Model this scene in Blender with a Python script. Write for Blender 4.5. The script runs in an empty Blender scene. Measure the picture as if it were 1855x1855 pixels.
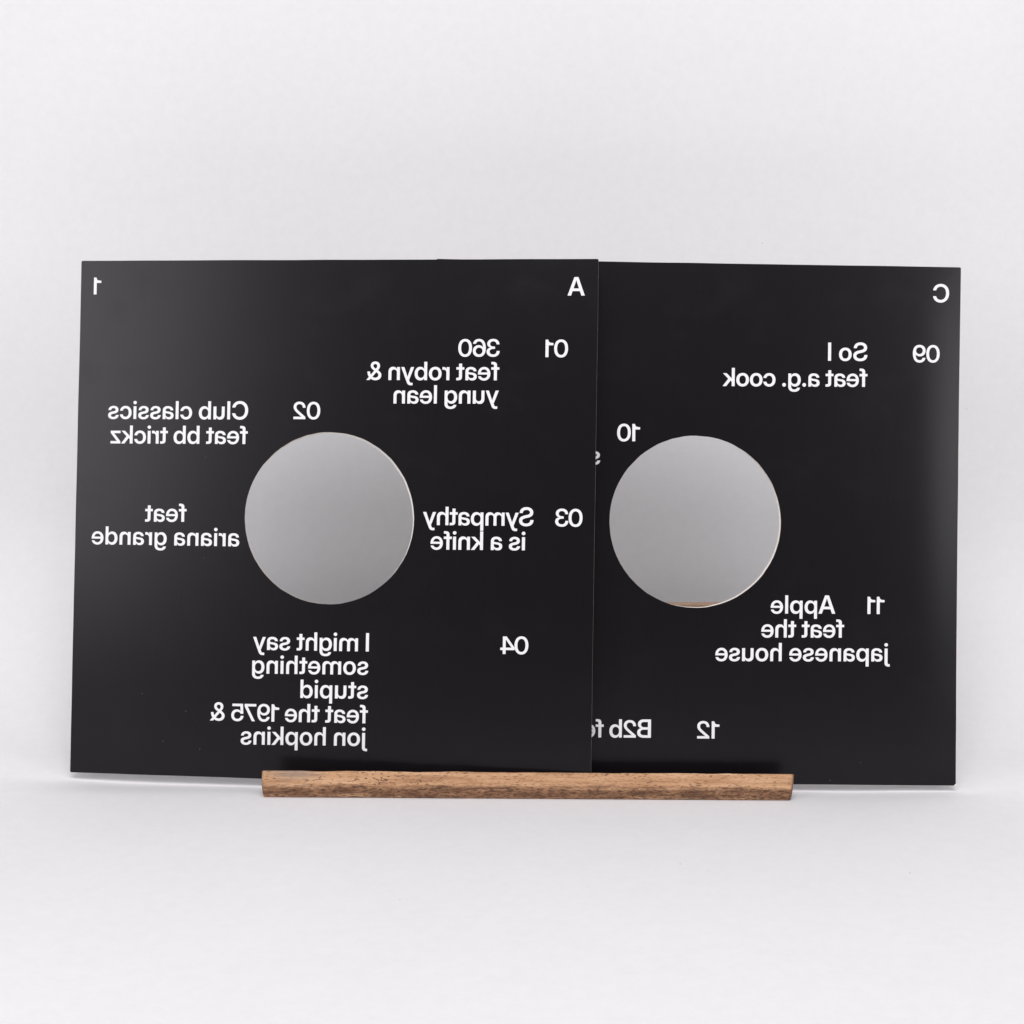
import bpy, bmesh, math, random
from mathutils import Vector, Matrix, noise
from mathutils.geometry import delaunay_2d_cdt

C = bpy.context.scene
COL = C.collection
random.seed(4)

# ------------------------------------------------------------------ camera
cam = bpy.data.cameras.new("camera")
cam.sensor_width = 36.0
cam.lens = 36.0 * 1.3
cam.clip_start, cam.clip_end = 0.02, 50
cam_ob = bpy.data.objects.new("camera", cam)
COL.objects.link(cam_ob)
cam_ob.matrix_world = (Matrix.Translation((0, -0.77219, 0.25516))
                       @ Matrix.Rotation(math.pi / 2 - 0.12597, 4, 'X')
                       @ Matrix.Rotation(0.01168, 4, 'Z'))
C.camera = cam_ob

# ------------------------------------------------------------------ world: dim neutral room
W = bpy.data.worlds.new("World")
C.world = W
W.use_nodes = True
bg = W.node_tree.nodes["Background"]
bg.inputs["Color"].default_value = (1.0, 0.985, 1.0, 1)
bg.inputs["Strength"].default_value = 0.15

# ------------------------------------------------------------------ studio lamps
def softbox(name, loc, target, sx, sy, power, col=(1, 1, 1), spread=180):
    l = bpy.data.lights.new(name, 'AREA')
    l.shape = 'RECTANGLE'
    l.size, l.size_y = sx, sy
    l.energy = power
    l.color = col
    l.spread = math.radians(spread)
    o = bpy.data.objects.new(name, l)
    COL.objects.link(o)
    o.location = loc
    d = Vector(target) - Vector(loc)
    o.rotation_euler = d.to_track_quat('-Z', 'Y').to_euler()
    return o

softbox("softbox", (-1.005, -1.00, 0.55), (0, 0, 0.03), 0.62, 0.74, 5.5, (0.992, 0.976, 1.0))
softbox("softbox", (1.055, -0.95, 0.55), (0, 0, 0.03), 0.64, 0.74, 4.9, (0.992, 0.976, 1.0))
softbox("overhead_lamp", (0.0, -1.12, 1.60), (0, 0.10, 0.12), 1.1, 0.9, 23.0, (0.992, 0.976, 1.0))

C.view_settings.view_transform = 'Standard'
C.view_settings.look = 'None'
C.view_settings.exposure = 0.0
C.view_settings.gamma = 1.0
C.cycles.max_bounces = 10
C.cycles.diffuse_bounces = 8

# ------------------------------------------------------------------ helpers
def tag(o, label=None, cat=None, group=None, kind=None):
    if label: o["label"] = label
    if cat: o["category"] = cat
    if group: o["group"] = group
    if kind: o["kind"] = kind
    return o

def empty(name, matrix=None):
    o = bpy.data.objects.new(name, None)
    o.empty_display_size = 0.02
    COL.objects.link(o)
    if matrix is not None:
        o.matrix_world = matrix
    return o

def mesh_ob(name, verts, faces, mats, parent=None, mat_ids=None, smooth=False):
    me = bpy.data.meshes.new(name)
    me.from_pydata(verts, [], faces)
    for m in mats:
        me.materials.append(m)
    if mat_ids:
        me.polygons.foreach_set("material_index", mat_ids)
    if smooth:
        me.polygons.foreach_set("use_smooth", [True] * len(me.polygons))
    me.update()
    o = bpy.data.objects.new(name, me)
    COL.objects.link(o)
    if parent:
        o.parent = parent
    return o

class NT:
    def __init__(s, name):
        s.m = bpy.data.materials.new(name)
        s.m.use_nodes = True
        s.t = s.m.node_tree
        s.p = s.t.nodes["Principled BSDF"]
        s.tc = s.t.nodes.new("ShaderNodeTexCoord")
    def n(s, kind, **kw):
        x = s.t.nodes.new(kind)
        for k, v in kw.items():
            if k in x.inputs.keys() if hasattr(x.inputs, "keys") else False:
                x.inputs[k].default_value = v
            else:
                setattr(x, k, v)
        return x
    def l(s, a, b): s.t.links.new(a, b)
    def mapped(s, scale, rot=(0, 0, 0), loc=(0, 0, 0)):
        m = s.n("ShaderNodeMapping")
        m.inputs["Scale"].default_value = scale
        m.inputs["Rotation"].default_value = rot
        m.inputs["Location"].default_value = loc
        s.l(s.tc.outputs["Object"], m.inputs["Vector"])
        return m.outputs["Vector"]
    def noise(s, vec, scale, detail=3, rough=0.5):
        x = s.n("ShaderNodeTexNoise")
        x.inputs["Scale"].default_value = scale
        x.inputs["Detail"].default_value = detail
        x.inputs["Roughness"].default_value = rough
        s.l(vec, x.inputs["Vector"])
        return x.outputs["Fac"]
    def ramp(s, fac, stops, interp='LINEAR'):
        x = s.n("ShaderNodeValToRGB")
        x.color_ramp.interpolation = interp
        e = x.color_ramp.elements
        while len(e) < len(stops): e.new(0.5)
        for el, (p, c) in zip(e, stops):
            el.position = p
            el.color = (c, c, c, 1) if isinstance(c, (int, float)) else (*c, 1)
        s.l(fac, x.inputs["Fac"])
        return x.outputs["Color"]
    def mix(s, fac, a, b, mode='MIX'):
        x = s.n("ShaderNodeMix", data_type='RGBA', blend_type=mode)
        for sock, v in ((x.inputs[0], fac), (x.inputs[6], a), (x.inputs[7], b)):
            if isinstance(v, (int, float)): sock.default_value = v
            elif isinstance(v, tuple): sock.default_value = (*v, 1)
            else: s.l(v, sock)
        return x.outputs[2]
    def math(s, op, a, b=0.0, clamp=False):
        x = s.n("ShaderNodeMath", operation=op, use_clamp=clamp)
        for sock, v in ((x.inputs[0], a), (x.inputs[1], b)):
            if isinstance(v, (int, float)): sock.default_value = v
            else: s.l(v, sock)
        return x.outputs[0]
    def specks(s, scale, size, keep, loc=(0, 0, 0), squash=(1, 1, 1)):
        """sparse small dots: voronoi cells, only a few of them kept"""
        v = s.n("ShaderNodeTexVoronoi", feature='F1')
        v.inputs["Scale"].default_value = scale
        s.l(s.mapped(squash, loc=loc), v.inputs["Vector"])
        sep = s.n("ShaderNodeSeparateColor")
        s.l(v.outputs["Color"], sep.inputs[0])
        dot = s.math('LESS_THAN', v.outputs["Distance"], s.math('MULTIPLY', sep.outputs[1], size))
        few = s.math('GREATER_THAN', sep.outputs[0], 1 - keep)
        return s.math('MULTIPLY', dot, few)
    def bump(s, h, strength, dist):
        b = s.n("ShaderNodeBump")
        b.inputs["Strength"].default_value = strength
        b.inputs["Distance"].default_value = dist
        s.l(h, b.inputs["Height"])
        s.l(b.outputs["Normal"], s.p.inputs["Normal"])

def set_in(p, **kw):
    for k, v in kw.items():
        p.inputs[k.replace("_", " ")].default_value = v

# ------------------------------------------------------------------ materials
def mat_backdrop():
    s = NT("backdrop_paper")
    set_in(s.p, Roughness=0.85)
    s.p.inputs["Specular IOR Level"].default_value = 0.0
    o = s.tc.outputs["Object"]
    broad = s.ramp(s.noise(o, 3.0, 4, 0.55), [(0.3, (0.83, 0.822, 0.832)), (0.7, (0.86, 0.852, 0.862))])
    fine = s.ramp(s.noise(o, 160, 4, 0.7), [(0.3, 0.965), (0.7, 1.0)])
    col = s.mix(1.0, broad, fine, 'MULTIPLY')
    dark = s.math('MAXIMUM', s.specks(34, 0.03, 0.06), s.specks(80, 0.045, 0.05, (3, 1, 7)))
    col = s.mix(s.math('MULTIPLY', dark, 0.55), col, (0.35, 0.32, 0.30))
    s.l(col, s.p.inputs["Base Color"])
    s.bump(s.noise(o, 420, 4, 0.6), 0.12, 0.0006)
    return s.m

def mat_black():
    s = NT("black_coated_card")
    s.p.inputs["IOR"].default_value = 1.39
    s.p.inputs["Specular Tint"].default_value = (1.0, 0.98, 1.0, 1)
    o = s.tc.outputs["Object"]
    col = s.mix(s.noise(o, 14, 3), (0.0038, 0.0031, 0.0043), (0.0053, 0.0044, 0.0059))
    dust = s.math('MAXIMUM', s.specks(75, 0.032, 0.07), s.specks(140, 0.04, 0.03, (5, 2, 1), (1.6, 1, 0.8)))
    col = s.mix(s.math('MULTIPLY', dust, 0.45), col, (0.45, 0.43, 0.40))
    s.l(col, s.p.inputs["Base Color"])
    streak = s.noise(s.mapped((420, 420, 16)), 1.0, 5, 0.65)
    scuff = s.ramp(s.noise(s.mapped((22, 22, 30)), 1.0, 5, 0.7), [(0.52, 0.0), (0.75, 1.0)])
    r = s.math('ADD', s.math('MULTIPLY', streak, 0.035), s.math('ADD', s.math('MULTIPLY', scuff, 0.05), 0.262))
    s.l(r, s.p.inputs["Roughness"])
    h = s.math('ADD', s.math('MULTIPLY', s.noise(s.mapped((520, 520, 14)), 1.0, 4, 0.6), 0.22),
               s.math('MULTIPLY', s.noise(o, 1500, 3, 0.6), 0.25))
    s.bump(h, 0.04, 0.0006)
    return s.m

def mat_simple(name, col, rough, spec=0.4, var=0.04, scale=300):
    s = NT(name)
    set_in(s.p, Roughness=rough)
    s.p.inputs["Specular IOR Level"].default_value = spec
    a = tuple(c * (1 - var) for c in col)
    s.l(s.mix(s.noise(s.tc.outputs["Object"], scale, 3), a, col), s.p.inputs["Base Color"])
    return s.m

def mat_wood(name="brown_wood", lit=True):
    s = NT(name)
    o = s.tc.outputs["Object"]
    grain = s.noise(s.mapped((26, 420, 420)), 1.0, 5, 0.62)
    col = s.ramp(grain, [(0.25, (0.29, 0.135, 0.058)), (0.48, (0.51, 0.275, 0.138)), (0.75, (0.69, 0.43, 0.25))])
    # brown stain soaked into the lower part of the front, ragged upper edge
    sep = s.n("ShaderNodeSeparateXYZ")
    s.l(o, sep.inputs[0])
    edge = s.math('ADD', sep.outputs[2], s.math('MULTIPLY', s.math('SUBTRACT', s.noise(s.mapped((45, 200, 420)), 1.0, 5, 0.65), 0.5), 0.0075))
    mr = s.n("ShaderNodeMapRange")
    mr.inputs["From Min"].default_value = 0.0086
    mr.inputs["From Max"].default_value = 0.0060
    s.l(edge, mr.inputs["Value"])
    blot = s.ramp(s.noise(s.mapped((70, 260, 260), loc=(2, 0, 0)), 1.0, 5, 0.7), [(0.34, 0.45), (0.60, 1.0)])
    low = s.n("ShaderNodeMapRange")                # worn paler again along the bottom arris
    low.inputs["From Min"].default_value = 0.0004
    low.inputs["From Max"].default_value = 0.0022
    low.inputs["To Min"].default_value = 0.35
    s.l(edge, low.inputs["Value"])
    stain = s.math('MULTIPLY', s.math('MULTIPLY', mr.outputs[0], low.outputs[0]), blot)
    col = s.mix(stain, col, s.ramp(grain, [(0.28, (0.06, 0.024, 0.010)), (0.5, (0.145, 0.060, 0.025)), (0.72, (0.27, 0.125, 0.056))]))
    # open pores: short dark dashes
    pores = s.ramp(s.noise(s.mapped((420, 1500, 1500), loc=(1, 4, 2)), 1.0, 2, 0.5), [(0.575, 0.0), (0.63, 1.0)])
    where = s.ramp(s.noise(s.mapped((40, 160, 160), loc=(7, 1, 2)), 1.0, 3, 0.6), [(0.35, 0.15), (0.62, 0.85)])
    col = s.mix(s.math('MULTIPLY', pores, where), col, (0.085, 0.036, 0.016))
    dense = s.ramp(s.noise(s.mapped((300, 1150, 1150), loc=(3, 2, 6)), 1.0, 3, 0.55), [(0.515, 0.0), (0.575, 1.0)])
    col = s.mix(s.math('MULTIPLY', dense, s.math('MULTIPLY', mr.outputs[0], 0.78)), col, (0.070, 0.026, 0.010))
    # end grain drinks in more colour: darker beyond the slanted cut
    endm = s.n("ShaderNodeMapRange")
    endm.inputs["From Min"].default_value = 0.1478
    endm.inputs["From Max"].default_value = 0.1492
    s.l(s.math('SUBTRACT', sep.outputs[0], s.math('MULTIPLY', sep.outputs[2], 0.16)), endm.inputs["Value"])
    col = s.mix(s.math('MULTIPLY', endm.outputs[0], 0.7), col, (0.10, 0.045, 0.022))
    # greyed, weathered top corner at one end
    d = s.n("ShaderNodeVectorMath", operation='DISTANCE')
    m = s.mapped((0.45, 1.2, 1.9))
    s.l(m, d.inputs[0])
    d.inputs[1].default_value = (-0.134 * 0.45, 0.0, 0.0142 * 1.9)
    g = s.ramp(s.math('ADD', s.math('MULTIPLY', d.outputs["Value"], 60), s.math('MULTIPLY', grain, 0.5)), [(0.35, 1.0), (0.85, 0.0)])
    col = s.mix(s.math('MULTIPLY', g, 0.75), col, (0.26, 0.215, 0.18))
    if not lit: col = s.mix(0.75, col, (0.24, 0.165, 0.12))  # same wood mixed darker and greyer: the boards' shade put into the colour
    s.l(col, s.p.inputs["Base Color"])
    set_in(s.p, Roughness=0.55)
    h = s.math('ADD', grain, s.math('MULTIPLY', pores, -0.8))
    s.bump(h, 0.5, 0.0005)
    return s.m

M_BACK = mat_backdrop()
M_BLACK = mat_black()
M_PRINT = mat_simple("white_ink", (0.86, 0.86, 0.86), 0.5, 0.3, 0.03)
M_PAPER = mat_simple("raw_card", (0.86, 0.83, 0.80), 0.9, 0.1, 0.1)
M_EDGE = mat_simple("cut_card_edge", (0.82, 0.62, 0.44), 0.9, 0.1, 0.2, 900)
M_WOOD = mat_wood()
M_BOARD = mat_wood("shaded_wood", False)

# ------------------------------------------------------------------ setting: seamless paper sweep
FLOOR = -0.0035
def make_backdrop():
    prof = []                                    # (y, z)
    for i in range(20): prof.append((-0.62 + 0.54 * i / 20, FLOOR))
    for i in range(40): prof.append((-0.08 + (0.08 + SWEEP_Y) * i / 40, FLOOR))
    R = 0.138
    for i in range(25):
        a = math.pi / 2 * i / 24
        prof.append((SWEEP_Y + R * math.sin(a), FLOOR + R - R * math.cos(a)))
    for i in range(1, 31): prof.append((SWEEP_Y + R, FLOOR + R + 1.3 * i / 30))
    nx = 200
    verts, faces = [], []
    for (y, z) in prof:
        for k in range(nx + 1):
            x = -1.5 + 3.0 * k / nx
            q = Vector((x * 2.2, y * 2.2, z * 1.6))
            w = noise.noise(q) * 0.0035
            up = max(0.0, min(1.0, (z - 0.15) / 0.3))
            w += -0.012 * up * math.exp(-((x - 0.33 - 0.1 * (z - 0.5)) / 0.06) ** 2)   # soft fold in the hanging paper
            k = max(0.0, min(1.0, (y + 0.038) / 0.032))       # the paper sags a little behind the stand's lip
            sag = (0.0030 - 0.0016 * max(0, min(1, (x + 0.2) / 0.4))) * k * k * (3 - 2 * k)
            sag *= max(0.0, min(1.0, (0.315 - abs(x)) / 0.06))
            sag += 0.0006 * noise.noise((x * 22, y * 10, 5.5)) * k
            if z > FLOOR + 0.001: verts.append((x, y + w, z - sag))
            else: verts.append((x, y, z - sag))
    n = nx + 1
    for i in range(len(prof) - 1):
        for k in range(nx):
            a = i * n + k
            faces.append((a, a + 1, a + n + 1, a + n))
    o = mesh_ob("backdrop", verts, faces, [M_BACK], smooth=True)
    tag(o, kind="structure", label="white seamless paper backdrop curving up behind the sleeves")
SWEEP_Y = 0.048
make_backdrop()

# ------------------------------------------------------------------ wooden stand
def grid_loft(name, rings, mat, parent, smooth=True):
    """closed cross-sections joined along x, both ends capped"""
    m = len(rings[0])
    verts = [p for r in rings for p in r]
    faces = []
    for i in range(len(rings) - 1):
        for j in range(m):
            a, b = i * m + j, i * m + (j + 1) % m
            faces.append((a, b, b + m, a + m))
    faces.append(tuple(range(m)))
    faces.append(tuple(reversed(range((len(rings) - 1) * m, len(rings) * m))))
    o = mesh_ob(name, verts, faces, [mat], parent)
    bm = bmesh.new(); bm.from_mesh(o.data)
    bmesh.ops.recalc_face_normals(bm, faces=bm.faces)
    bm.to_mesh(o.data); bm.free()
    if smooth:
        o.data.polygons.foreach_set("use_smooth", [True] * len(o.data.polygons))
        o.data.set_sharp_from_angle(angle=math.radians(38))
    return o

LIP_YAW = 0.0159
stand = empty("record_stand", Matrix.Translation((0.0122, -0.0378, FLOOR)) @ Matrix.Rotation(LIP_YAW, 4, 'Z'))
tag(stand, "narrow brown wooden stand holding up both black record sleeves", "record stand")

def make_lip():
    x0, x1 = -0.1538, 0.1512                     # local x, about the stand's middle
    prof = [(0.0020, 0.0000), (0.0011, 0.0003), (0.0004, 0.0010), (0.0, 0.0024), (0.0, 0.0044), (0.0003, 0.0068), (0.0008, 0.0080),
            (0.0017, 0.0106), (0.0024, 0.0128), (0.0029, 0.0141), (0.0033, 0.01475), (0.0037, 0.0149),
            (0.0043, 0.0143), (0.0046, 0.0128), (0.0030, 0.0)]
    rings = []
    N = 110
    xs = [x0, x0 + 0.0003, x0 + 0.0008, x0 + 0.0016] + [x0 + 0.003 + (x1 - x0 - 0.0055) * i / N for i in range(N + 1)] + [x1 - 0.0015, x1 - 0.0006, x1]
    for x in xs:
        e0 = max(0.0, 1 - (x - x0) / 0.0022) ; e1 = max(0.0, 1 - (x1 - x) / 0.002)
        r0 = 1 - math.sqrt(max(0.0, 1 - e0 * e0)); r1 = 1 - math.sqrt(max(0.0, 1 - e1 * e1))
        ring = []
        for (y, z) in prof:
            t = z / 0.0149
            wob = 0.00034 * noise.noise((x * 38, 3.1, 0)) + 0.00028 * noise.noise((x * 110, 1.7, 0)) + 0.00010 * noise.noise((x * 420, 4.7, 0))
            zz = z + wob * t * t + 0.00022 * noise.noise((x * 60, 9.2, 0)) * (1 - t) * (1 if z > 0 else 0)
            yy = y + 0.00020 * noise.noise((x * 30, z * 300, 5.0)) * (1 if y < 0.0035 and z < 0.0148 and not (y > 0.0025 and z == 0.0) else 0)
            zz -= r0 * 0.0016 * (t - 0.35) + r1 * 0.0009 * (t - 0.5)
            zz = max(0.0, zz)
            yy += (r0 * 0.0016 + r1 * 0.0016) * (1 if y < 0.0035 and z < 0.0148 and not (y > 0.0025 and z == 0.0) else 0)
            xx = x
            if x > x1 - 0.0035:                  # the right end is cut on a slant: top reaches further
                k = (x - (x1 - 0.0035)) / 0.0035
                xx = x + k * (-0.0012 + 0.0022 * t)
            if x < x0 + 0.003:
                k = 1 - (x - x0) / 0.003
                xx = x + k * (0.0016 * (1 - t) ** 2 + 0.0004 * t)
            ring.append((xx, yy, zz))
        rings.append(ring)
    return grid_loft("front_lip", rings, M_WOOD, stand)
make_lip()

def box_loft(name, x0, x1, y0, y1, z0, z1, bev, tilt=0.0, lean=0.0, n=24):
    rings = []
    for i in range(n + 1):
        x = x0 + (x1 - x0) * i / n
        e = bev if i in (0, n) else 0.0
        zt = z1 + tilt * x + 0.0002 * noise.noise((x * 40, 2, 1))
        pr = [(y0 + e, z0 + e), (y0 + e, zt - bev - e), (y0 + bev + e, zt - e), (y1 - bev - e, zt - e), (y1 - e, zt - bev - e), (y1 - e, z0 + e)]
        rings.append([(x, y + lean * z, z) for (y, z) in pr])
    return grid_loft(name, rings, M_BOARD, stand)
# plank under the sleeves and the low board they lean against (its top shows through the holes)
box_loft("base_board", -0.1490, 0.1450, 0.0034, 0.0560, 0.0, 0.0026, 0.0004)
box_loft("back_rest", -0.1460, 0.1420, 0.0252, 0.0312, 0.0030, 0.1054, 0.0006, tilt=0.0143, lean=0.14)

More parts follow.
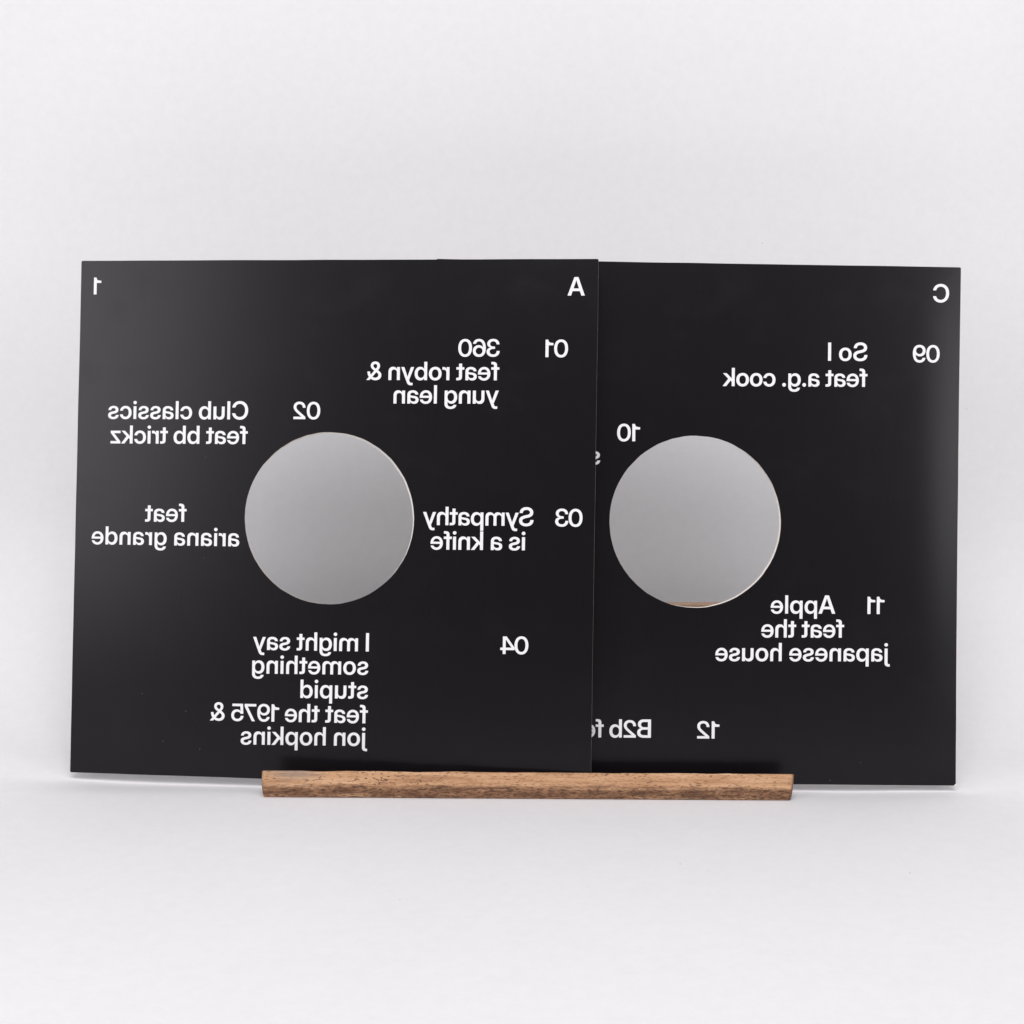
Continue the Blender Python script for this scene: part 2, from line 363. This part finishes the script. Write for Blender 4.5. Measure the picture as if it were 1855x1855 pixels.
# ------------------------------------------------------------------ lettering
GLYPHS = {
' ':(550,[]),
'&':(1293,[[551,-21,1,404,-21,0,185,87,0,64,275,0,64,396,1,64,474,0,121,600,0,250,726,0,357,803,1,626,989,1,664,1017,0,711,1074,0,735,1133,0,735,1161,1,735,1219,0,647,1304,0,575,1304,1,528,1304,0,454,1264,0,411,1191,0,411,1142,1,411,1100,0,450,1015,0,536,905,0,606,821,1,1302,0,1,1032,0,1,455,667,1,363,776,0,245,934,0,187,1070,0,187,1146,1,187,1252,0,285,1415,0,459,1507,0,575,1507,1,688,1507,0,856,1420,0,950,1269,0,950,1173,1,950,1110,0,905,991,0,818,885,0,752,836,1,450,615,1,378,562,0,307,464,0,307,404,1,307,343,0,375,242,0,491,182,0,562,182,1,645,182,0,801,263,0,926,404,0,998,589,0,998,692,1,1214,692,1,1214,586,0,1169,393,0,1076,231,0,1005,170,1,947,123,1,873,54,0,662,-21,0]]),
'.':(550,[[278,-18,1,215,-18,0,126,71,0,126,134,1,126,198,0,215,286,0,278,286,1,342,286,0,430,198,0,430,134,1,430,71,0,342,-18,0]]),
'0':(1301,[[651,-24,1,472,-24,0,214,164,0,74,508,0,74,744,1,74,981,0,214,1326,0,472,1514,0,651,1514,1,829,1514,0,1088,1326,0,1228,981,0,1228,744,1,1228,508,0,1088,164,0,829,-24,0],[651,188,1,755,188,0,905,322,0,986,571,0,986,744,1,986,918,0,905,1167,0,755,1302,0,651,1302,1,547,1302,0,397,1167,0,316,918,0,316,744,1,316,571,0,397,322,0,547,188,0]]),
'1':(760,[[410,0,1,410,1015,1,10,1015,1,10,1210,1,230,1215,0,395,1290,0,452,1490,1,665,1490,1,665,0,1]]),
'2':(1195,[[82,0,1,82,196,1,621,670,1,699,739,0,809,854,0,867,971,0,867,1043,1,867,1122,0,802,1239,0,683,1302,0,601,1302,1,512,1302,0,386,1227,0,318,1087,0,318,990,1,81,990,1,81,1147,0,209,1383,0,442,1514,0,600,1514,1,748,1514,0,977,1399,0,1107,1193,0,1107,1055,1,1107,954,0,1032,784,0,886,619,0,780,525,1,429,214,1,429,212,1,1114,212,1,1114,0,1]]),
'3':(1252,[[631,-24,1,458,-24,0,212,110,0,81,339,0,81,482,1,330,482,1,330,389,0,401,254,0,535,183,0,628,183,1,716,183,0,850,244,0,926,356,0,926,430,1,926,500,0,845,604,0,700,662,0,603,662,1,475,662,1,475,861,1,603,861,1,690,861,0,818,913,0,890,1009,0,890,1074,1,890,1147,0,823,1252,0,704,1310,0,624,1310,1,542,1310,0,421,1246,0,355,1129,0,355,1048,1,112,1048,1,112,1184,0,240,1394,0,471,1514,0,625,1514,1,771,1514,0,1001,1407,0,1132,1219,0,1132,1097,1,1132,977,0,980,804,0,854,774,1,854,771,1,955,757,0,1100,657,0,1178,508,0,1178,420,1,1178,291,0,1037,90,0,790,-24,0]]),
'4':(1313,[[56,337,1,56,538,1,735,1490,1,894,1490,1,894,1233,1,805,1233,1,315,546,1,315,544,1,1257,544,1,1257,337,1],[806,0,1,806,398,1,806,490,1,806,1490,1,1049,1490,1,1049,0,1]]),
'5':(1210,[[606,-21,1,453,-21,0,215,98,0,74,309,0,67,448,1,313,448,1,319,372,0,397,254,0,526,186,0,607,186,1,692,186,0,820,265,0,892,403,0,892,492,1,892,582,0,822,720,0,698,798,0,615,798,1,507,798,0,354,709,0,324,627,1,87,627,1,134,1490,1,1051,1490,1,1051,1277,1,363,1277,1,332,872,1,334,872,1,397,938,0,559,1003,0,656,1003,1,758,1003,0,933,928,0,1063,791,0,1136,607,0,1136,497,1,1136,345,0,1004,111,0,765,-21,0]]),
'6':(1237,[[633,-24,1,500,-24,0,293,72,0,149,257,0,74,525,0,74,697,1,74,883,0,146,1183,0,290,1399,0,506,1514,0,650,1514,1,791,1514,0,1005,1407,0,1135,1220,0,1148,1098,1,906,1098,1,887,1194,0,757,1307,0,653,1307,1,537,1307,0,386,1178,0,313,949,0,313,799,1,315,799,1,350,856,0,460,937,0,599,980,0,677,980,1,817,980,0,1037,850,0,1163,626,0,1163,483,1,1163,333,0,1028,104,0,789,-24,0],[632,185,1,713,185,0,842,264,0,918,400,0,918,483,1,918,566,0,844,699,0,717,777,0,636,777,1,575,777,0,471,732,0,392,651,0,348,544,0,348,482,1,348,399,0,424,264,0,553,185,0]]),
'7':(1098,[[149,0,1,793,1271,1,793,1272,1,47,1272,1,47,1490,1,1051,1490,1,1051,1270,1,412,0,1]]),
'9':(1237,[[584,-24,1,444,-24,0,227,83,0,97,271,0,83,392,1,326,392,1,344,296,0,477,183,0,581,183,1,696,183,0,847,312,0,922,542,0,922,691,1,920,691,1,884,635,0,775,556,0,638,516,0,560,516,1,420,516,0,200,644,0,74,867,0,74,1010,1,74,1159,0,209,1387,0,448,1514,0,604,1514,1,737,1514,0,944,1418,0,1088,1233,0,1163,965,0,1163,793,1,1163,607,0,1090,307,0,945,91,0,728,-24,0],[601,718,1,661,718,0,766,763,0,845,843,0,889,949,0,889,1011,1,889,1094,0,813,1227,0,684,1305,0,605,1305,1,525,1305,0,395,1227,0,318,1094,0,318,1010,1,318,926,0,393,795,0,521,718,0]]),
'A':(1412,[[14,0,1,547,1490,1,867,1490,1,1398,0,1,1117,0,1,851,794,1,812,915,0,727,1189,0,672,1379,1,743,1379,1,687,1189,0,602,915,0,562,794,1,288,0,1],[326,362,1,326,574,1,1086,574,1,1086,362,1]]),
'B':(1315,[[126,0,1,126,1490,1,699,1490,1,855,1490,0,1076,1393,0,1192,1220,0,1192,1102,1,1192,1016,0,1129,886,0,1015,799,0,935,776,1,935,774,1,1024,764,0,1166,676,0,1249,526,0,1249,419,1,1249,294,0,1131,105,0,896,0,0,723,0,1],[379,209,1,697,209,1,836,209,0,988,321,0,988,427,1,988,497,0,921,599,0,794,655,0,704,655,1,379,655,1],[379,857,1,688,857,1,766,857,0,878,908,0,937,1004,0,937,1069,1,937,1166,0,805,1281,0,688,1281,1,379,1281,1]]),
'C':(1484,[[774,-24,1,569,-24,0,253,167,0,74,513,0,74,744,1,74,977,0,252,1323,0,569,1514,0,774,1514,1,900,1514,0,1116,1439,0,1285,1300,0,1394,1104,0,1413,982,1,1153,982,1,1138,1054,0,1071,1166,0,973,1244,0,849,1284,0,777,1284,1,638,1284,0,439,1149,0,332,907,0,332,744,1,332,582,0,438,341,0,638,206,0,777,206,1,849,206,0,972,246,0,1070,323,0,1138,434,0,1154,506,1,1413,506,1,1395,385,0,1285,189,0,1116,50,0,900,-24,0]]),
'I':(480,[[120,0,1,120,1490,1,370,1490,1,370,0,1]]),
'S':(1305,[[661,-24,1,478,-24,0,215,98,0,73,326,0,73,485,1,325,485,1,326,394,0,407,263,0,558,193,0,662,193,1,757,193,0,898,247,0,977,346,0,977,413,1,977,466,0,921,546,0,798,606,0,698,628,1,537,665,1,313,716,0,103,915,0,103,1072,1,103,1205,0,239,1403,0,484,1514,0,648,1514,1,813,1514,0,1054,1399,0,1189,1187,0,1193,1040,1,949,1040,1,941,1160,0,779,1296,0,646,1296,1,562,1296,0,433,1242,0,359,1147,0,359,1084,1,359,1033,0,414,959,0,535,903,0,633,880,1,786,844,1,901,818,0,1069,743,0,1178,641,0,1232,510,0,1232,428,1,1232,290,0,1092,87,0,836,-24,0]]),
'a':(1103,[[436,-17,1,330,-17,0,166,54,0,70,195,0,70,300,1,70,390,0,138,507,0,255,577,0,405,613,0,486,622,1,584,633,0,699,650,0,749,683,0,749,719,1,749,727,1,749,774,0,702,845,0,613,886,0,551,886,1,489,886,0,395,846,0,339,775,0,335,729,1,99,729,1,106,833,0,219,990,0,420,1077,0,557,1077,1,658,1077,0,820,1028,0,932,934,0,990,803,0,990,721,1,990,0,1,750,0,1,750,149,1,746,149,1,722,103,0,643,28,0,523,-17,0],[494,166,1,578,166,0,692,228,0,750,330,0,750,392,1,750,508,1,738,500,0,692,486,0,627,473,0,552,461,0,513,455,1,458,447,0,365,412,0,309,350,0,309,301,1,309,259,0,355,199,0,438,166,0]]),
'b':(1198,[[677,-21,1,608,-21,0,487,19,0,389,100,0,355,161,1,354,161,1,354,0,1,113,0,1,113,1490,1,358,1490,1,358,906,1,359,906,1,393,964,0,489,1040,0,610,1077,0,678,1077,1,814,1077,0,1019,939,0,1134,691,0,1134,529,1,1134,365,0,1020,117,0,815,-21,0],[620,184,1,700,184,0,820,264,0,887,418,0,887,529,1,887,640,0,820,794,0,700,873,0,620,873,1,537,873,0,412,788,0,344,633,0,344,529,1,344,425,0,412,269,0,537,184,0]]),
'c':(1111,[[578,-24,1,424,-24,0,192,116,0,64,364,0,64,527,1,64,690,0,192,939,0,424,1080,0,578,1080,1,676,1080,0,843,1021,0,968,914,0,1045,769,0,1053,682,1,813,682,1,806,725,0,769,796,0,710,847,0,630,875,0,580,875,1,496,875,0,375,790,0,311,633,0,311,527,1,311,421,0,375,266,0,496,181,0,580,181,1,630,181,0,708,208,0,765,259,0,802,332,0,811,376,1,1053,376,1,1046,290,0,970,144,0,844,36,0,676,-24,0]]),
'd':(1198,[[521,-21,1,384,-21,0,177,117,0,64,365,0,64,529,1,64,691,0,178,939,0,384,1077,0,520,1077,1,589,1077,0,708,1040,0,805,964,0,838,906,1,840,906,1,840,1490,1,1084,1490,1,1084,0,1,844,0,1,844,161,1,842,161,1,809,100,0,711,19,0,590,-21,0],[577,184,1,661,184,0,786,269,0,854,425,0,854,529,1,854,633,0,786,788,0,661,873,0,577,873,1,498,873,0,378,794,0,311,640,0,311,529,1,311,418,0,378,264,0,498,184,0]]),
'e':(1129,[[577,-24,1,419,-24,0,188,118,0,64,367,0,64,527,1,64,688,0,192,938,0,419,1080,0,566,1080,1,680,1080,0,865,1000,0,998,853,0,1070,652,0,1070,530,1,1070,464,1,163,464,1,163,635,1,946,635,1,837,588,1,837,679,0,772,812,0,652,885,0,569,885,1,488,885,0,369,812,0,303,679,0,303,588,1,303,482,1,303,389,0,368,249,0,493,170,0,582,170,1,646,170,0,746,209,0,812,279,0,826,325,1,1056,325,1,1036,222,0,902,65,0,699,-24,0]]),
'f':(706,[[666,1056,1,666,859,1,17,859,1,17,1056,1],[207,0,1,207,1214,1,207,1303,0,280,1426,0,421,1490,0,523,1490,1,569,1490,0,652,1490,0,666,1490,1,666,1293,1,655,1293,0,591,1293,0,570,1293,1,505,1293,0,451,1238,0,451,1173,1,451,0,1]]),
'g':(1198,[[589,-432,1,451,-432,0,250,-352,0,130,-202,0,116,-99,1,356,-99,1,368,-146,0,433,-209,0,529,-242,0,589,-242,1,709,-242,0,842,-112,0,842,10,1,842,171,1,841,171,1,807,110,0,710,30,0,591,-8,0,521,-8,1,384,-8,0,177,130,0,64,374,0,64,533,1,64,693,0,178,939,0,384,1077,0,520,1077,1,589,1077,0,709,1039,0,808,960,0,842,898,1,843,898,1,843,1056,1,1084,1056,1,1084,25,1,1084,-138,0,955,-339,0,730,-432,0],[577,194,1,661,194,0,786,279,0,854,432,0,854,535,1,854,639,0,786,792,0,661,876,0,577,876,1,498,876,0,378,797,0,311,645,0,311,535,1,311,426,0,378,273,0,498,194,0]]),
'h':(1167,[[358,599,1,358,0,1,113,0,1,113,1490,1,358,1490,1,358,789,1,304,789,1,355,930,0,540,1077,0,677,1077,1,787,1077,0,957,982,0,1054,796,0,1054,659,1,1054,0,1,810,0,1,810,622,1,810,741,0,697,862,0,593,862,1,526,862,0,419,807,0,358,691,0]]),
'i':(471,[[113,0,1,113,1056,1,358,1056,1,358,0,1],[235,1218,1,172,1218,0,88,1299,0,88,1359,1,88,1419,0,172,1499,0,235,1499,1,298,1499,0,382,1419,0,382,1358,1,382,1299,0,298,1218,0]]),
'j':(471,[[114,1056,1,358,1056,1,358,-112,1,358,-205,0,284,-343,0,140,-418,0,34,-418,1,-66,-418,1,-66,-218,1,-3,-218,1,59,-218,0,114,-154,0,114,-82,1],[236,1218,1,173,1218,0,88,1299,0,88,1359,1,88,1419,0,173,1499,0,235,1499,1,298,1499,0,383,1419,0,383,1358,1,383,1299,0,298,1218,0]]),
'k':(1092,[[337,335,1,337,623,1,360,623,1,779,1056,1,1074,1056,1,581,537,1,534,537,1],[113,0,1,113,1490,1,358,1490,1,358,0,1],[808,0,1,436,483,1,600,653,1,1101,0,1]]),
'l':(476,[[114,0,1,114,1490,1,356,1490,1,356,0,1]]),
'm':(1773,[[113,0,1,113,1056,1,350,1056,1,350,827,1,331,827,1,360,911,0,461,1022,0,594,1077,0,667,1077,1,789,1077,0,965,937,0,985,827,1,952,827,1,973,901,0,1074,1014,0,1219,1077,0,1307,1077,1,1406,1077,0,1567,991,0,1660,821,0,1660,697,1,1660,0,1,1416,0,1,1416,664,1,1416,770,0,1298,869,0,1217,869,1,1152,869,0,1057,813,0,1006,715,0,1006,651,1,1006,0,1,768,0,1,768,676,1,768,764,0,658,869,0,573,869,1,515,869,0,417,815,0,358,709,0,358,632,1,358,0,1]]),
'n':(1167,[[358,599,1,358,0,1,113,0,1,113,1056,1,353,1056,1,353,789,1,304,789,1,355,930,0,540,1077,0,677,1077,1,787,1077,0,957,982,0,1054,796,0,1054,659,1,1054,0,1,810,0,1,810,622,1,810,741,0,697,862,0,593,862,1,526,862,0,419,807,0,358,691,0]]),
'o':(1163,[[581,-24,1,427,-24,0,194,115,0,64,363,0,64,527,1,64,691,0,194,940,0,427,1080,0,581,1080,1,737,1080,0,969,940,0,1099,691,0,1099,527,1,1099,363,0,969,115,0,737,-24,0],[581,181,1,665,181,0,786,265,0,852,421,0,852,527,1,852,634,0,786,790,0,665,875,0,581,875,1,499,875,0,377,790,0,311,634,0,311,527,1,311,420,0,377,265,0,499,181,0]]),
'p':(1198,[[113,-418,1,113,1056,1,354,1056,1,354,908,1,357,908,1,390,965,0,487,1040,0,610,1077,0,678,1077,1,814,1077,0,1019,939,0,1134,691,0,1134,529,1,1134,365,0,1020,117,0,815,-21,0,677,-21,1,608,-21,0,489,19,0,394,99,0,360,159,1,358,159,1,358,-418,1],[620,184,1,700,184,0,820,264,0,887,418,0,887,529,1,887,640,0,820,794,0,700,873,0,620,873,1,537,873,0,412,788,0,344,633,0,344,529,1,344,425,0,412,269,0,537,184,0]]),
'r':(722,[[113,0,1,113,1056,1,348,1056,1,348,882,1,352,882,1,381,972,0,505,1067,0,608,1067,1,632,1067,0,674,1064,0,689,1063,1,689,844,1,675,846,0,608,852,0,571,852,1,512,852,0,414,798,0,358,687,0,358,603,1,358,0,1]]),
's':(1028,[[523,-25,1,396,-25,0,194,55,0,71,212,0,63,325,1,304,325,1,313,247,0,423,160,0,519,160,1,612,160,0,719,234,0,719,291,1,719,340,0,641,400,0,573,414,1,394,452,1,243,484,0,87,637,0,87,756,1,87,852,0,191,998,0,381,1079,0,509,1079,1,635,1079,0,827,993,0,938,837,0,941,729,1,711,729,1,710,800,0,602,895,0,514,895,1,429,895,0,331,819,0,331,763,1,331,715,0,407,654,0,474,639,1,662,600,1,819,566,0,966,425,0,966,309,1,966,207,0,852,56,0,652,-25,0]]),
't':(708,[[661,1056,1,661,859,1,17,859,1,17,1056,1],[201,1344,1,446,1344,1,446,298,1,446,242,0,492,197,0,554,197,1,578,197,0,641,197,0,661,197,1,661,0,1,635,0,0,552,0,0,513,0,1,354,0,0,201,129,0,201,263,1]]),
'u':(1167,[[491,-21,1,381,-21,0,210,74,0,113,261,0,113,397,1,113,1056,1,358,1056,1,358,434,1,358,316,0,472,194,0,574,194,1,641,194,0,748,249,0,810,365,0,810,457,1,810,1056,1,1054,1056,1,1054,0,1,814,0,1,814,267,1,863,267,1,812,127,0,627,-21,0]]),
'y':(1100,[[132,-418,1,132,-218,1,254,-218,1,288,-218,0,335,-194,0,371,-142,0,386,-101,1,427,6,1,19,1056,1,278,1056,1,475,500,1,505,414,0,560,241,0,586,154,1,519,154,1,544,241,0,599,414,0,629,500,1,825,1056,1,1081,1056,1,607,-176,1,576,-257,0,486,-365,0,366,-418,0,290,-418,1,251,-418,0,171,-418,0]]),
'z':(1034,[[95,0,1,95,171,1,641,851,1,641,855,1,95,855,1,95,1056,1,933,1056,1,933,876,1,396,204,1,396,201,1,939,201,1,939,0,1]])}

TEXT_FRONT = [
    ('side_number', [('1', -142.34, 285.68, 5.0, -0.0011)]),
    ('side_letter', [('A', 147.29, 284.7, 9.78, -0.001)]),
    ('track_number', [('01', 138.06, 248.91, 13.06, -0.0015)]),
    ('track_title', [('360', 98.28, 249.11, 24.28, 0.0033), ('feat robyn &', 98.25, 235.23, 78.42, 0.0021), ('yung lean', 98.18, 221.56, 61.95, 0.0051)]),
    ('track_number', [('02', -7.34, 211.8, 16.05, -0.0004)]),
    ('track_title', [('Club classics', -50.74, 211.2, 85.55, 0.0032), ('feat bb trickz', -50.71, 196.58, 83.75, 0.0048)]),
    ('track_title', [('feat', -86.89, 150.12, 25.26, 0.0111), ('ariana grande', -54.56, 136.12, 90.14, 0.0018)]),
    ('track_number', [('03', 147.91, 150.92, 15.78, -0.0008)]),
    ('track_title', [('Sympathy', 119.55, 150.73, 64.66, 0.0053), ('is a knife', 115.0, 136.54, 55.43, 0.0083)]),
    ('track_number', [('04', 117.72, 76.64, 16.29, 0.0145)]),
    ('track_title', [('I might say', 24.23, 75.79, 69.23, 0.0087), ('something', 24.15, 62.01, 69.37, 0.0141), ('stupid', 24.25, 48.19, 40.27, 0.0122), ('feat the 1975 &', 24.34, 33.71, 94.52, 0.0103), ('jon hopkins', 24.26, 20.34, 75.56, 0.0179)])]

TEXT_BEHIND = [
    ('side_letter', [('C', 148.0, 285.05, 9.35, 0.0151)]),
    ('track_number', [('09', 142.73, 249.43, 16.06, 0.0102)]),
    ('track_title', [('So I', 99.71, 249.66, 23.32, 0.0101), ('feat a.g. cook', 99.87, 234.11, 85.65, 0.0086)]),
    ('track_number', [('10', -34.15, 200.55, 13.48, 0.0131)]),
    ('track_title', [('s', -57.45, 186.6, 7.79, 0.0128)]),
    ('track_number', [('11', 111.4, 100.62, 10.07, 0.0075)]),
    ('track_title', [('Apple', 82.31, 100.39, 38.18, 0.0082), ('feat the', 87.63, 86.29, 48.94, 0.0071), ('japanese house', 114.81, 72.38, 103.09, 0.0075)]),
    ('track_number', [('12', 14.6, 26.44, 13.11, 0.004)]),
    ('track_title', [('B2b f', -25.71, 26.56, 32.49, 0.002), ('e', -58.43, 26.53, 6.22, 0.009)])]

UNIT = 0.01075 / 1490                            # capital height 10.75 mm
_cache = {}
def glyph(ch):
    """flatten the outline and triangulate it with the nonzero rule -> (points, triangles)"""
    if ch in _cache: return _cache[ch]
    pts, edges, loops = [], [], []
    for flat in GLYPHS[ch][1]:
        P = [(flat[i], flat[i + 1], flat[i + 2]) for i in range(0, len(flat), 3)]
        Q = []
        for i, (x, y, on) in enumerate(P):
            Q.append((x, y, on))
            x2, y2, on2 = P[(i + 1) % len(P)]
            if not on and not on2: Q.append(((x + x2) / 2, (y + y2) / 2, 1))
        k = next(i for i, p in enumerate(Q) if p[2])
        Q = Q[k:] + Q[:k] + [Q[k]]
        out, i = [], 0
        while i < len(Q) - 1:
            a, b = Q[i], Q[i + 1]
            out.append((a[0], a[1]))
            if b[2]: i += 1
            else:
                c = Q[i + 2]
                for s in (0.25, 0.5, 0.75):
                    u = 1 - s
                    out.append((u*u*a[0] + 2*u*s*b[0] + s*s*c[0], u*u*a[1] + 2*u*s*b[1] + s*s*c[1]))
                i += 2
        loops.append(out)
        b0 = len(pts)
        pts += [Vector(p) for p in out]
        edges += [(b0 + i, b0 + (i + 1) % len(out)) for i in range(len(out))]
    if not pts:
        _cache[ch] = ([], []); return _cache[ch]
    v, e, f, *_ = delaunay_2d_cdt(pts, edges, [], 0, 1e-3)
    tris = []
    for t in f:
        cx = sum(v[i][0] for i in t) / len(t); cy = sum(v[i][1] for i in t) / len(t)
        wn = 0
        for lp in loops:
            for i in range(len(lp)):
                (xa, ya), (xb, yb) = lp[i], lp[(i + 1) % len(lp)]
                s = (xb - xa) * (cy - ya) - (cx - xa) * (yb - ya)
                if ya <= cy < yb and s > 0: wn += 1
                elif yb <= cy < ya and s < 0: wn -= 1
        if wn: tris.append(tuple(t))
    _cache[ch] = ([(p[0], p[1]) for p in v], tris)
    return _cache[ch]

def text_mesh(lines, warp):
    V, F = [], []
    for (txt, right, base, width, slope) in lines:
        num = txt.isdigit()
        def kx(c): return 0.965 if c.isdigit() else 1.0
        ky = 0.945
        x, pos = 0.0, []
        for c in txt:
            pos.append(x)
            x += GLYPHS[c][0] * kx(c)
        g0, g1 = glyph(txt[0])[0], glyph(txt[-1])[0]
        l = min(p[0] for p in g0) * kx(txt[0])
        r = pos[-1] + max(p[0] for p in g1) * kx(txt[-1])
        want = width / 1000 / UNIT
        if len(txt) > 1:
            gap = want - (r - l)
            ns = txt.count(' ')
            per_space = max(-80, min(60, gap / ns)) if ns else 0
            per_letter = (gap - per_space * ns) / (len(txt) - 1)
            acc = 0.0
            for i, c in enumerate(txt):
                pos[i] += acc
                acc += per_letter + (per_space if c == ' ' else 0)
        for c, px in zip(txt, pos):
            gv, gt = glyph(c)
            b0 = len(V)
            for (gx, gy) in gv:
                dx = (px + gx * kx(c) - l) * UNIT
                u = right / 1000 - dx            # the print reads right to left, mirrored
                v = base / 1000 + gy * UNIT * (ky if c.isdigit() else 1.0) + slope * (width / 2000 - dx)
                V.append((u, warp(u, v) - 0.00012, v))
            F += [tuple(b0 + i for i in t) for t in gt]
    return V, F

# ------------------------------------------------------------------ record sleeves
SW, SH = 0.30993, 0.306
HX, HZ, HR = -0.00097, 0.15372, 0.05054
def panel(name, parent, warp, y_off, th, hx, hz, hr, front_mat, back_mat, rag, grow=(0, 0, 0)):
    """one sheet of card with the round die-cut opening"""
    xs0, xs1, z0, z1 = -SW / 2 - grow[0], SW / 2 + grow[1], -grow[2], SH
    RC = 0.0009                                  # slightly rounded corners
    cor = [math.atan2(z - hz, x - hx) % (2 * math.pi) for x in (xs0, xs1) for z in (z0, z1)]
    ang = [2 * math.pi * i / 180 for i in range(180)]
    ang = sorted([a for a in ang if min(abs(a - c) for c in cor) > 0.012] + [c + e for c in cor for e in (-0.0032, -0.0022, -0.0013, -0.0006, 0.0, 0.0006, 0.0013, 0.0022, 0.0032)])
    NR = 22
    V, F, MI = [], [], []
    n = len(ang)
    for side in (0, 1):
        for r in range(NR + 1):
            t = (r / NR) ** 1.15
            for a in ang:
                ca, sa = math.cos(a), math.sin(a)
                d = []
                if ca > 1e-9: d.append((xs1 - hx) / ca)
                if ca < -1e-9: d.append((xs0 - hx) / ca)
                if sa > 1e-9: d.append((z1 - hz) / sa)
                if sa < -1e-9: d.append((z0 - hz) / sa)
                R1 = min(d)
                R0 = hr + rag * noise.noise((ca * 9, sa * 9, 3.3 + y_off * 100)) * 0.5 + rag * noise.noise((ca * 30, sa * 30, 1.3)) * 0.3
                rr = R0 + (R1 - R0) * t
                u, v = hx + ca * rr, hz + sa * rr
                if r == NR:
                    du = min(u - xs0, xs1 - u); dv = min(v - z0, z1 - v)
                    if du < RC and dv < RC:
                        ccx = xs0 + RC if u < 0 else xs1 - RC
                        ccz = z0 + RC if v < SH / 2 else z1 - RC
                        q = math.hypot(u - ccx, v - ccz)
                        u, v = ccx + (u - ccx) * RC / q, ccz + (v - ccz) * RC / q
                    else:                        # guillotined edge, not perfectly straight
                        k = 0.00012 * noise.noise((u * 40, v * 40, 7.7))
                        u += k * (1 if abs(u) > SW / 2 - 0.002 else 0); v += k * (1 if abs(u) <= SW / 2 - 0.002 else 0)
                V.append((u, warp(u, v) + y_off + side * th, v))
    o1 = (NR + 1) * n
    for r in range(NR):
        for i in range(n):
            a, b = r * n + i, r * n + (i + 1) % n
            F.append((a, b, b + n, a + n)); MI.append(0)
            F.append((o1 + a, o1 + a + n, o1 + b + n, o1 + b)); MI.append(1)
    for i in range(n):
        a, b = i, (i + 1) % n
        F.append((a, o1 + a, o1 + b, b)); MI.append(2)
        a, b = NR * n + i, NR * n + (i + 1) % n
        F.append((a, b, o1 + b, o1 + a)); MI.append(2)
    o = mesh_ob(name, V, F, [front_mat, back_mat, M_EDGE], parent, MI)
    bm = bmesh.new(); bm.from_mesh(o.data)
    bmesh.ops.recalc_face_normals(bm, faces=bm.faces)
    bm.to_mesh(o.data); bm.free()
    o.data.polygons.foreach_set("use_smooth", [True] * len(o.data.polygons))
    o.data.set_sharp_from_angle(angle=math.radians(30))
    return o

def sleeve(label, x, y, yaw, lean, inroll, texts, warp, back_shift, grow):
    M = (Matrix.Translation((x, y, 0)) @ Matrix.Rotation(yaw, 4, 'Z')
         @ Matrix.Rotation(-lean, 4, 'X') @ Matrix.Rotation(-inroll, 4, 'Y'))
    root = empty("record_sleeve", M)
    tag(root, label, "record sleeve", "black record sleeves leaning on the stand")
    panel("front_panel", root, warp, 0.0, 0.00038, HX, HZ, HR, M_BLACK, M_PAPER, 0.00035)
    panel("back_panel", root, warp, 0.0009, 0.00040, HX + back_shift[0], HZ + back_shift[1], HR, M_PAPER, M_BLACK, 0.00045, grow)
    for (nm, lines) in texts:
        V, F = text_mesh(lines, warp)
        mesh_ob(nm, V, F, [M_PRINT], root)
    return root

def warp_front(u, v):
    return 0.00035 * math.sin(11 * u + 4 * v) * math.sin(9 * v + 0.6)
def warp_behind(u, v):
    w = 0.00030 * math.sin(10 * u - 3 * v + 1.0) * math.sin(8 * v)
    k = max(0.0, (u - 0.128) / 0.027)            # the outer edge curls back a little
    return w + 0.0017 * k * k * (0.25 + 0.75 * math.sin(math.pi * min(1, max(0, v / SH))) ** 0.6)

S1 = sleeve("black record sleeve in front on the left, white mirrored print lettered A",
            -0.10723, -0.01932, -0.09513, 0.14397, 0.00925, TEXT_FRONT, warp_front, (-0.0008, -0.0007), (0.0003, 0.0, 0.0002))
S2 = sleeve("black record sleeve tucked behind on the right, white mirrored print lettered C",
            0.10875, -0.01642, 0.01882, 0.13137, -0.00283, TEXT_BEHIND, warp_behind, (-0.0007, 0.0003), (0.0, 0.0006, 0.0004))

# worn white nick at the outer bottom corner of the right sleeve
cx = SW / 2
mesh_ob("worn_corner", [(cx + 0.0001, -0.0002, -0.0001), (cx + 0.0001, -0.0002, 0.0014), (cx - 0.0005, -0.0002, 0.0009), (cx - 0.0014, -0.0002, -0.0001),
                        (cx + 0.0001, 0.0002, -0.0001), (cx + 0.0001, 0.0002, 0.0014), (cx - 0.0005, 0.0002, 0.0009), (cx - 0.0014, 0.0002, -0.0001)],
        [(0, 1, 2, 3), (7, 6, 5, 4), (0, 4, 5, 1), (1, 5, 6, 2), (2, 6, 7, 3), (3, 7, 4, 0)], [M_PAPER], S2)
